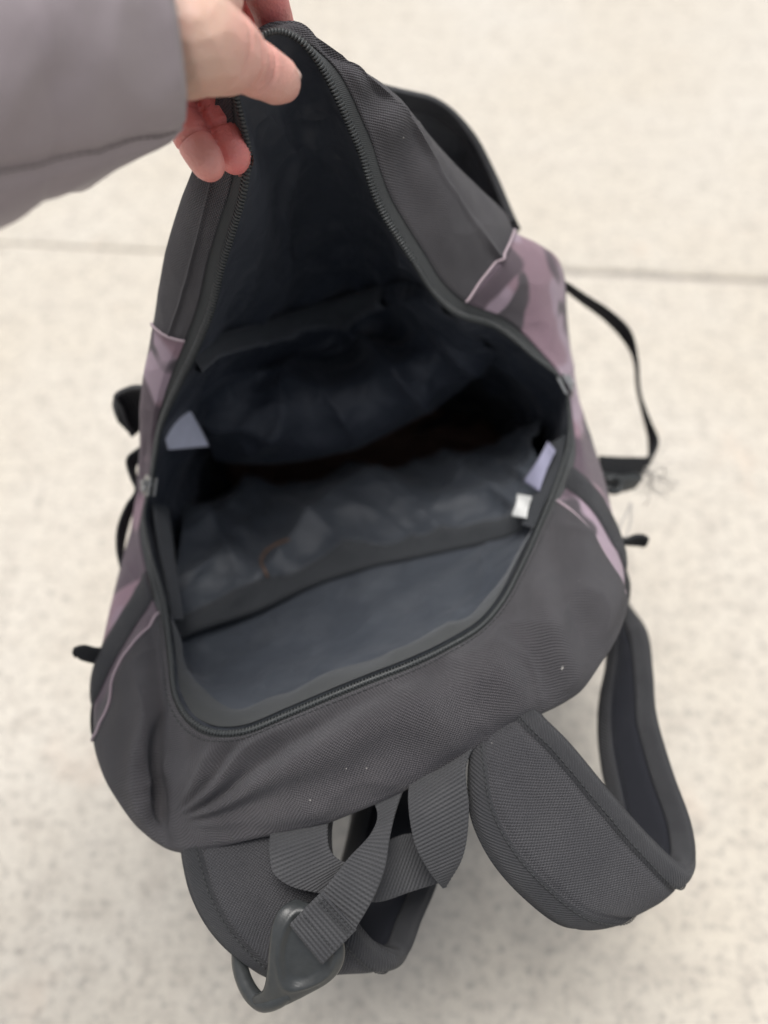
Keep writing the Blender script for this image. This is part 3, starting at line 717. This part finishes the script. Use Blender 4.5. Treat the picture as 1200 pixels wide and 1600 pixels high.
# ---- grab handle and hanging webbing
h1 = ribbon_data(PS([(424,1285,.436),(421,1330,.420),(427,1364,.415),(452,1384,.412),(500,1396,.413),(550,1406,.420),(593,1409,.428),(640,1394,.434),(692,1378,.436)]),
                 PS([(517,1262,.436),(512,1300,.424),(517,1330,.419),(540,1347,.418),(575,1335,.424),(614,1310,.432),(645,1302,.438),(670,1310,.440),(706,1330,.440)]), 330, 14, 0.0016, 0.28, 0.0019)
h2 = ribbon_data(PS([(640,1212,.434),(638,1260,.420),(648,1318,.414),(668,1358,.416),(690,1386,.424)]),
                 PS([(748,1150,.440),(728,1200,.424),(733,1265,.418),(724,1335,.419),(697,1384,.425)]), 330, 14, 0.0016, 0.28, 0.0019)
V, F, uv = join([h1, h2]); build('grab_handle', V, F, M['web'], bag, uv)
hw_ = ribbon('hanging_webbing', PS([(578,1240,.434),(590,1275,.424),(580,1302,.417),(545,1340,.410),(515,1378,.405),(494,1404,.402)]),
       PS([(640,1210,.436),(620,1262,.424),(609,1310,.415),(602,1355,.409),(585,1400,.405),(553,1456,.402)]), M['web'], bag)
ribbon('stitched_end', PS([(502,1394,.3985),(478,1418,.397),(453,1444,.3965)]), PS([(557,1452,.3985),(530,1480,.397),(504,1506,.397)]), M['web'], hw_, thick=0.0034, rib=0.16)
for f_ in (0.06, 0.16, 0.62):
    a_, b_ = P(502+(453-502)*f_, 1394+(1444-1394)*f_, .3965), P(557+(504-557)*f_, 1452+(1506-1452)*f_, .3965)
    a_, b_ = a_*0.94+b_*0.06-CF*0.0012, a_*0.06+b_*0.94-CF*0.0012
    stitches('box_stitching', np.linspace(a_, b_, 30), hw_, pitch=0.0022, rad=0.0003, lift=np.tile(-CF, (30, 1)))
# moulded loop
def loop_handle():
    n, m = 60, 40
    Lf = spline(PS([(455,1412,.408),(436,1422,.404),(425,1445,.402),(420,1485,.402),(417,1520,.404),(410,1548,.408),(396,1556,.413)]), n)
    Rt = spline(PS([(470,1412,.409),(508,1428,.405),(534,1462,.402),(539,1494,.402),(524,1526,.404),(478,1554,.407),(418,1581,.411)]), n)
    t_ = unit(np.gradient((Lf+Rt)/2, axis=0)); Nrm = unit(np.cross(t_, Rt-Lf)); Nrm *= np.sign(Nrm @ -CF)[:, None]
    u = np.linspace(0, 1, m); prof = np.maximum(1-np.abs(2*u-1)**4, 0)**0.5
    G = Lf[:, None]*(1-u)[None, :, None]+Rt[:, None]*u[None, :, None]
    v = np.linspace(0, 1, n)[:, None]
    e = np.sqrt(((u[None, :]-0.5)/0.36)**2+((v-0.42)/0.27)**2)
    dish = -0.0024*(1-smoothstep(0.72, 1.02, e))+0.0006*np.exp(-((e-1.08)/0.1)**2)
    fr = G+Nrm[:, None]*((0.0026*prof[None, :]+dish)[..., None]); bk = G-Nrm[:, None]*(0.0026*prof[None, :])[..., None]
    V = np.concatenate([fr, bk[:, ::-1][:, 1:-1]], 1); c = V.shape[1]
    F = quads(n, c, True); F.append(tuple(range(c))[::-1]); F.append(tuple((n-1)*c+j for j in range(c)))
    plate = build('moulded_loop', V.reshape(-1, 3), F, M['plastic'], hw_)
    C = spline(PS([(452,1548,.4085),(430,1563,.4095),(410,1567,.4125),(393,1553,.417),(380,1528,.423),(374,1500,.430),(378,1465,.440),(400,1430,.449),(440,1410,.450),(480,1420,.436),(478,1424,.415)]), 70)
    rad = 0.0038+0.0005*np.exp(-np.arange(70)/9.0)
    tube('loop_arm', C, rad, M['plastic'], hw_, 16)
loop_handle()

# ---- compression strap and its loose ends on the right
ribbon('compression_strap', PS([(872,432,.560),(914,460,.580),(957,488,.590),(986,518,.598),(996,560,.606),(1000,612,.612),(1014,652,.616),(1029,690,.618),(1018,711,.612),(985,714,.600),(936,712,.585)]),
       PS([(874,446,.575),(908,473,.598),(943,499,.606),(973,531,.612),(990,562,.622),(996,612,.632),(1005,650,.634),(1013,690,.634),(1008,738,.622),(980,747,.606),(938,744,.590)]), M['darkweb'], bag)
bk_ = ribbon('side_buckle', PS([(938,736,.588),(962,742,.592),(1000,742,.602)]), PS([(940,758,.592),(962,768,.596),(985,762,.604)]), M['plastic'], bag, thick=0.008, rib=0)
tube('buckle_ring', np.vstack([spline(PS([(948,752,.580),(958,745,.582),(969,752,.584),(968,765,.584),(956,768,.582),(948,760,.580)]), 24)]), 0.0022, M['plastic'], bk_, 8)
random.seed(3)
fl_ = []
for k in range(16):       # frayed fluff at the end of the strap
    q = [(1000+random.uniform(-6, 8), 738+random.uniform(-10, 14), .615)]
    an = random.uniform(-0.7, 0.9)
    for j in range(6):
        an += random.uniform(-0.9, 0.9); q.append((q[-1][0]+11*math.cos(an), q[-1][1]+9*math.sin(an), q[-1][2]+random.uniform(-.003, .006)))
    fl_.append(tube_data(spline(PS(q), 24), 0.00038, 4))
V, F, uv = join(fl_); fo = build('frayed_threads', V, F, M['palethread'], bag, uv); fo['kind'] = 'stuff'; fo['label'] = 'frayed pale threads at the end of the compression strap'
tube('thread_loop', spline(PS([(972,848,.56),(968,825,.57),(980,800,.58),(986,785,.59),(985,815,.58),(976,845,.565)]), 40), 0.0009, M['palethread'], bag, 6)
def tab(lst1, lst2, lab, thick=0.0022):
    ribbon('webbing_tab', PS(lst1), PS(lst2), M['darkweb'], bag, thick=thick)['label'] = lab
tab([(955,828,.530),(975,842,.535),(995,836,.538),(1010,838,.54),(1013,846,.542)], [(957,838,.535),(976,850,.540),(995,852,.546),(1008,853,.548),(1012,850,.546)], 'folded tab at the right pocket hem', 0.003)
ribbon('pocket_strap', PS([(974,846,.537),(970,880,.525),(972,915,.515),(966,960,.512)]), PS([(970,850,.555),(974,880,.545),(984,915,.530),(978,965,.53)]), M['darkweb'], bag)
# ---- left side straps and buckle
lsb = ribbon('strap_loop', PS([(232,604,.520),(205,607,.528),(180,619,.532),(186,634,.536)]), PS([(232,652,.552),(222,668,.556),(208,680,.556),(203,668,.553)]), M['darkweb'], bag, thick=0.003, bow=-0.004)
tube('strap_edge', spline(PS([(226,605,.518),(203,607,.526),(181,620,.530),(190,642,.536),(198,664,.545),(207,680,.552)]), 40), 0.0016, M['web'], lsb, 8)
ribbon('compression_strap', PS([(240,684,.528),(220,698,.533),(198,718,.538),(204,745,.540),(212,765,.540),(196,792,.541),(184,825,.542),(183,860,.540),(190,892,.535)]),
       PS([(243,700,.54),(228,712,.552),(212,730,.558),(214,748,.56),(220,770,.56),(208,798,.56),(198,830,.56),(193,860,.56),(196,885,.55)]), M['darkweb'], bag, thick=0.002)
tab([(166,1012,.505),(150,1012,.500),(130,1008,.497),(114,1014,.496),(118,1022,.497)], [(168,1030,.508),(152,1036,.504),(136,1034,.500),(122,1028,.498),(119,1023,.497)], 'folded tab at the left pocket hem', 0.003)
ribbon('pocket_strap', PS([(156,1030,.505),(153,1065,.497),(143,1110,.490),(144,1145,.485),(154,1172,.483)]), PS([(160,1034,.515),(160,1070,.51),(155,1110,.505),(154,1145,.50),(160,1168,.49)]), M['darkweb'], bag)

# ---- mesh pouch standing off the front panel
pe = spline(PS([(470,118,.470),(540,128,.490),(600,142,.505),(650,153,.520),(692,168,.531),(736,215,.545),(770,280,.555),(795,340,.556),(808,375,.552)]), 90)
cols = np.linspace(BR[3]-2, BR[2]+2, 90).astype(int)
anchor = S[RB+6, cols]
low = S[RB+18, cols]+Nn[RB+18, cols]*0.02
G = np.array([pe*(1-v)**1.0+ (anchor*0.3+low*0.7)*v + Nn[RB+10, cols]*(0.012*math.sin(v*math.pi)) for v in np.linspace(0, 1, 30)])
G = G + (nz(G, 60, 2.2)*0.013*np.sin(np.linspace(0, 1, 30)*math.pi)[:, None])[..., None]*np.array([0, .5, .5])
pouch = sheet('mesh_pouch', G, M['pouch'], bag); pouch['label'] = 'black mesh pouch behind the lifted flap'
E1 = pe+np.array([0, .0, .003]); E2 = G[3]+np.array([0, -.001, .002])
ribbon('pouch_binding', E1[::6], E2[::6], M['bind'], pouch, thick=0.005, rib=0.0, n=90)

# ------------------------------------------------------------------ hand and sleeve
person_loc = P(230, 50, .325)
SK = 20
HVs, HFs = [], []
def ball(C, r, bm, sides=14, rings=9):
    th = np.linspace(0, math.pi, rings+1)[1:-1]; ph = np.linspace(0, 2*math.pi, sides, endpoint=False)
    G = np.stack([np.sin(th)[:, None]*np.cos(ph), np.sin(th)[:, None]*np.sin(ph), np.cos(th)[:, None]+0*ph], -1)*r+np.asarray(C)
    V = np.vstack([G.reshape(-1, 3), np.asarray(C)+[0, 0, r], np.asarray(C)-[0, 0, r]]); k0 = sum(len(v) for v in HVs)
    F = quads(rings-1, sides, True, flip=True); n0 = (rings-1)*sides
    F += [(n0, j, (j+1) % sides) for j in range(sides)]+[(n0+1, (rings-2)*sides+(j+1) % sides, (rings-2)*sides+j) for j in range(sides)]
    HVs.append(V); HFs.extend(tuple(i+k0 for i in f) for f in F)
def limb(pts, radii, bm, per=7):
    pts = PS(pts); D = dense(pts, per=per) if len(pts) > 2 else dense(pts, per=per*2)
    r = np.interp(np.linspace(0, len(pts)-1, len(D)), np.arange(len(pts)), radii)
    for c, q in zip(D, r): ball(c, q, bm)
    V, F, uv = tube_data(D, r*0.985, 14)
    k0 = sum(len(v) for v in HVs); HVs.append(V); HFs.extend(tuple(i+k0 for i in f) for f in F)
    return D
bm = None
thumb = [(262,52,.325),(300,64,.326),(345,80,.334),(382,96,.343),(408,111,.351),(430,123,.357),(441,129,.360)]
limb(thumb, [.0190,.0190,.0160,.0112,.0106,.0098,.0078], bm)
limb([(240,88,.326),(285,90,.328),(325,92,.333),(352,93,.338)], [.0150,.0148,.0124,.0100], bm)           # ball of the thumb
limb([(60,52,.312),(140,46,.322),(200,40,.328),(250,28,.332),(300,-10,.342)], [.027,.0265,.0260,.0250,.0200], bm)               # wrist and forearm
limb([(250,20,.330),(300,-25,.350),(345,-60,.362)], [.022,.019,.0135], bm)
limb([(245,40,.345),(275,10,.366),(300,-20,.384)], [.020,.018,.0125], bm)
limb([(240,70,.350),(262,55,.372),(275,30,.394)], [.018,.0155,.0115], bm)
limb([(330,-70,.360),(395,-48,.378),(418,0,.392),(432,45,.404),(436,85,.408)], [.0115,.0102,.0093,.0086,.0075], bm)     # index, bent behind the flap
limb([(310,-45,.374),(365,-10,.405),(395,50,.422),(408,105,.420)], [.0115,.0100,.0092,.0078], bm)                        # middle
limb([(290,0,.388),(300,75,.412),(326,150,.408),(348,198,.400),(364,238,.3945),(367,244,.394)], [.0110,.0100,.0092,.0090,.0084,.0078], bm)   # ring
limb([(262,40,.394),(258,115,.404),(280,175,.396),(300,216,.3885),(324,254,.382),(328,259,.382)], [.0105,.0095,.0085,.0083,.0076,.0068], bm)   # little
me = bpy.data.meshes.new('hand_raw'); me.from_pydata(np.vstack(HVs).tolist(), [], HFs)
ho = bpy.data.objects.new('hand_raw', me); COL.objects.link(ho)
md = ho.modifiers.new('r', 'REMESH'); md.mode = 'VOXEL'; md.voxel_size = 0.0009; md.adaptivity = 0
ms = ho.modifiers.new('s', 'SMOOTH'); ms.factor = 0.5; ms.iterations = 6
dg = bpy.context.evaluated_depsgraph_get(); ev = ho.evaluated_get(dg)
em = ev.to_mesh(); HV = np.empty(len(em.vertices)*3); em.vertices.foreach_get('co', HV); HV = HV.reshape(-1, 3)
HNn = np.empty(len(em.vertices)*3); em.vertices.foreach_get('normal', HNn); HNn = HNn.reshape(-1, 3)
HF = [tuple(p.vertices) for p in em.polygons]; ev.to_mesh_clear(); bpy.data.objects.remove(ho)
# creases of the joints and flushed fingertips
def crease(V, N, q, axis, depth, width, reach):
    c = P(*q); a = unit(np.array(P(*axis))-c)
    d = V-c; al = d @ a; r_ = np.linalg.norm(d, axis=1)
    return -depth*np.exp(-(al/width)**2)*np.exp(-(r_/reach)**2)
dh = np.zeros(len(HV))
for q, ax in (((346,192,.392),(364,238,.394)), ((324,150,.400),(346,193,.400)), ((298,211,.382),(324,254,.382)), ((279,172,.389),(298,213,.388))):
    dh += crease(HV, HNn, q, ax, 0.0022, 0.0010, 0.012)
for q, ax in (((418,104,.342),(450,128,.36)), ((411,100,.341),(445,124,.358)), ((425,110,.344),(452,128,.36)), ((360,70,.330),(420,110,.35)), ((388,112,.338),(430,120,.356))):
    dh += crease(HV, HNn, q, ax, 0.0017, 0.0009, 0.012)
HV = HV + HNn*(dh + nz(HV, 130, 2)*0.00035)[:, None]
person = build('person', HV-person_loc, HF, M['skin'])
person.location = person_loc
hp = proj(HV)
flush = smoothstep(.352, .392, hp[2])*0.9 + 0.35*smoothstep(330, 400, hp[0])*(hp[2] < .37) + 0.12*nz(HV, 45, 3)
flush = np.clip(flush, 0, 1)
at_ = person.data.attributes.new('flush', 'FLOAT', 'POINT'); at_.data.foreach_set('value', flush)
tag(person, label="person's hand from a mauve grey jacket sleeve pinching the zip edge open", category='person')
# nails
def nail(base, tip, side, wid, up, lab):
    b_, t_ = np.array(P(*base)), np.array(P(*tip)); ax = unit(t_-b_); u_ = unit(np.array(up, float)-ax*(np.array(up) @ ax)); s_ = np.cross(ax, u_)
    n = 10; G = np.zeros((n, n, 3))
    for i in range(n):
        for j in range(n):
            a = i/(n-1); x = (j/(n-1)*2-1)
            ww = wid*(1-0.25*abs(2*a-1)**3)
            G[i, j] = b_+(t_-b_)*a+s_*ww*x-u_*(0.45*wid*x*x+0.0008*a*a)
    V = np.concatenate([G.reshape(-1, 3), (G-u_*0.0006).reshape(-1, 3)]); F = quads(n, n)+quads(n, n, flip=True, off=n*n)
    o = build('fingernail', V, F, M['nail'], person); o['label'] = lab
thd = unit(P(441,129,.360)-P(408,111,.351)); upv = CR*0.72+CU*0.62-CF*0.10
tb = P(445,121,.358)
def nail_at(c, ax, up, r, wid, ln, lab):
    u_ = unit(up-ax*(up @ ax)); s_ = np.cross(ax, u_); n = 10; G = np.zeros((n, n, 3))
    for i in range(n):
        for j in range(n):
            a = i/(n-1)*2-1; x = j/(n-1)*2-1; th = x*wid/r
            G[i, j] = c+ax*(a*ln)+s_*math.sin(th)*r+u_*(math.cos(th)*r)-u_*0.0012*max(a, 0)**2
    V = np.concatenate([G.reshape(-1, 3), (G-u_*0.0007).reshape(-1, 3)]); F = quads(n, n)+quads(n, n, flip=True, off=n*n)
    build('fingernail', V, F, M['nail'], person)['label'] = lab
nail_at(P(437,125,.3585), thd, CR*0.70+CU*0.55+CF*0.30, 0.0081, 0.0064, 0.0054, 'thumb nail seen edge on')
rd = unit(P(367,244,.394)-P(348,198,.400)); nail_at(P(366,243,.3945), rd, CF*0.75+CR*0.65, 0.0080, 0.0060, 0.0060, 'nail of the ring finger')

# sleeve
ax_pts = PS([(246,36,.322),(232,37,.321),(140,46,.312),(30,58,.301),(-80,78,.288),(-230,112,.270),(-420,165,.248),(-640,232,.222)])
L0 = arc(dense(ax_pts))[-1]
ax_pts = np.vstack([ax_pts, [(-.275, .135, .600), (-.335, .045, .615), (-.365, -.09, .680), (-.37, -.22, .78)]])     # elbow and upper arm
n = 300
C = spline(ax_pts, n); L = arc(C)
rad = np.interp(L/L0, [0, .02, .06, .14, .24, .4, .6, .8, 1, 1.6, 3.5], [.0362, .0382, .0395, .0435, .0480, .0510, .0520, .052, .052, .056, .062])
t_, nn_, bb = frames(C, up=CU); m = 110
a = np.linspace(0, 2*math.pi, m, endpoint=False)
# the cuff edge is cut a little slanted; puffy tubes between quilting seams
G = np.zeros((n, m, 3))
quilt = 0.0035*np.abs(np.sin(L/0.085*math.pi+0.6))**0.5
for i in range(n):
    rr_ = rad[i]+quilt[i]*smoothstep(0.01, 0.05, L[i])
    G[i] = C[i]+rr_*(nn_[i][None]*np.cos(a)[:, None]+bb[i][None]*np.sin(a)[:, None])
Gn = unit(G-C[:, None])
G = G+Gn*(nz(G*np.array([0.6, 1, 1]), 26, 4)*0.0022+nz(G, 60, 6)*0.0012+np.clip(1-np.abs(nz(G*np.array([1.2, .8, .8]), 24, 11))*2.6, 0, 1)**2*0.0016)[..., None]
# lengthwise seam low on the viewer's side
seam_l = []
for i in range(n):
    if L[i] > L0*0.9: seam_l.append(seam_l[-1]); continue
    ci_ = proj(C[i][None]); gi = proj(G[i])
    seam_l.append(int(np.argmin(np.abs(gi[1]-np.interp(ci_[0][0], [-600, 0, 262], [340, 250, 203]))+(gi[2] > ci_[2][0]+0.01)*1e4)))
seam_a = np.array(seam_l)
seam_a = np.convolve(np.pad(seam_a.astype(float), 6, mode='edge'), np.ones(13)/13, 'valid')
da = (np.arange(m)[None, :]-seam_a[:, None])
G = G-Gn*(0.0030*np.exp(-(da/1.1)**2))[..., None]
inner = np.array([C[k]+(G[k]-C[k])*0.93 for k in (0, 3, 8, 14)])
lip = np.array([C[0]+t_[0]*-0.0015+(G[0]-C[0])*f for f in (0.975,)])
Gs = np.concatenate([inner[::-1], lip, G], 0)
k = Gs.shape[0]*m
V = np.vstack([Gs.reshape(-1, 3), C[-1]]); F = quads(Gs.shape[0], m, True)
F += [((Gs.shape[0]-1)*m+j, (Gs.shape[0]-1)*m+(j+1) % m, k) for j in range(m)]
sleeve = build('jacket_sleeve', V, F, M['jacket'], person)
sleeve['label'] = 'mauve grey padded jacket sleeve'
sd = np.array([at_arc(np.vstack([G[i], G[i][:1]]), np.arange(m+1), [seam_a[i]])[0] for i in range(0, n, 2)])
stitches('sleeve_stitching', sd+unit(sd-C[::2])*0.0012, sleeve, pitch=0.0035, rad=0.0003, mat='thread')
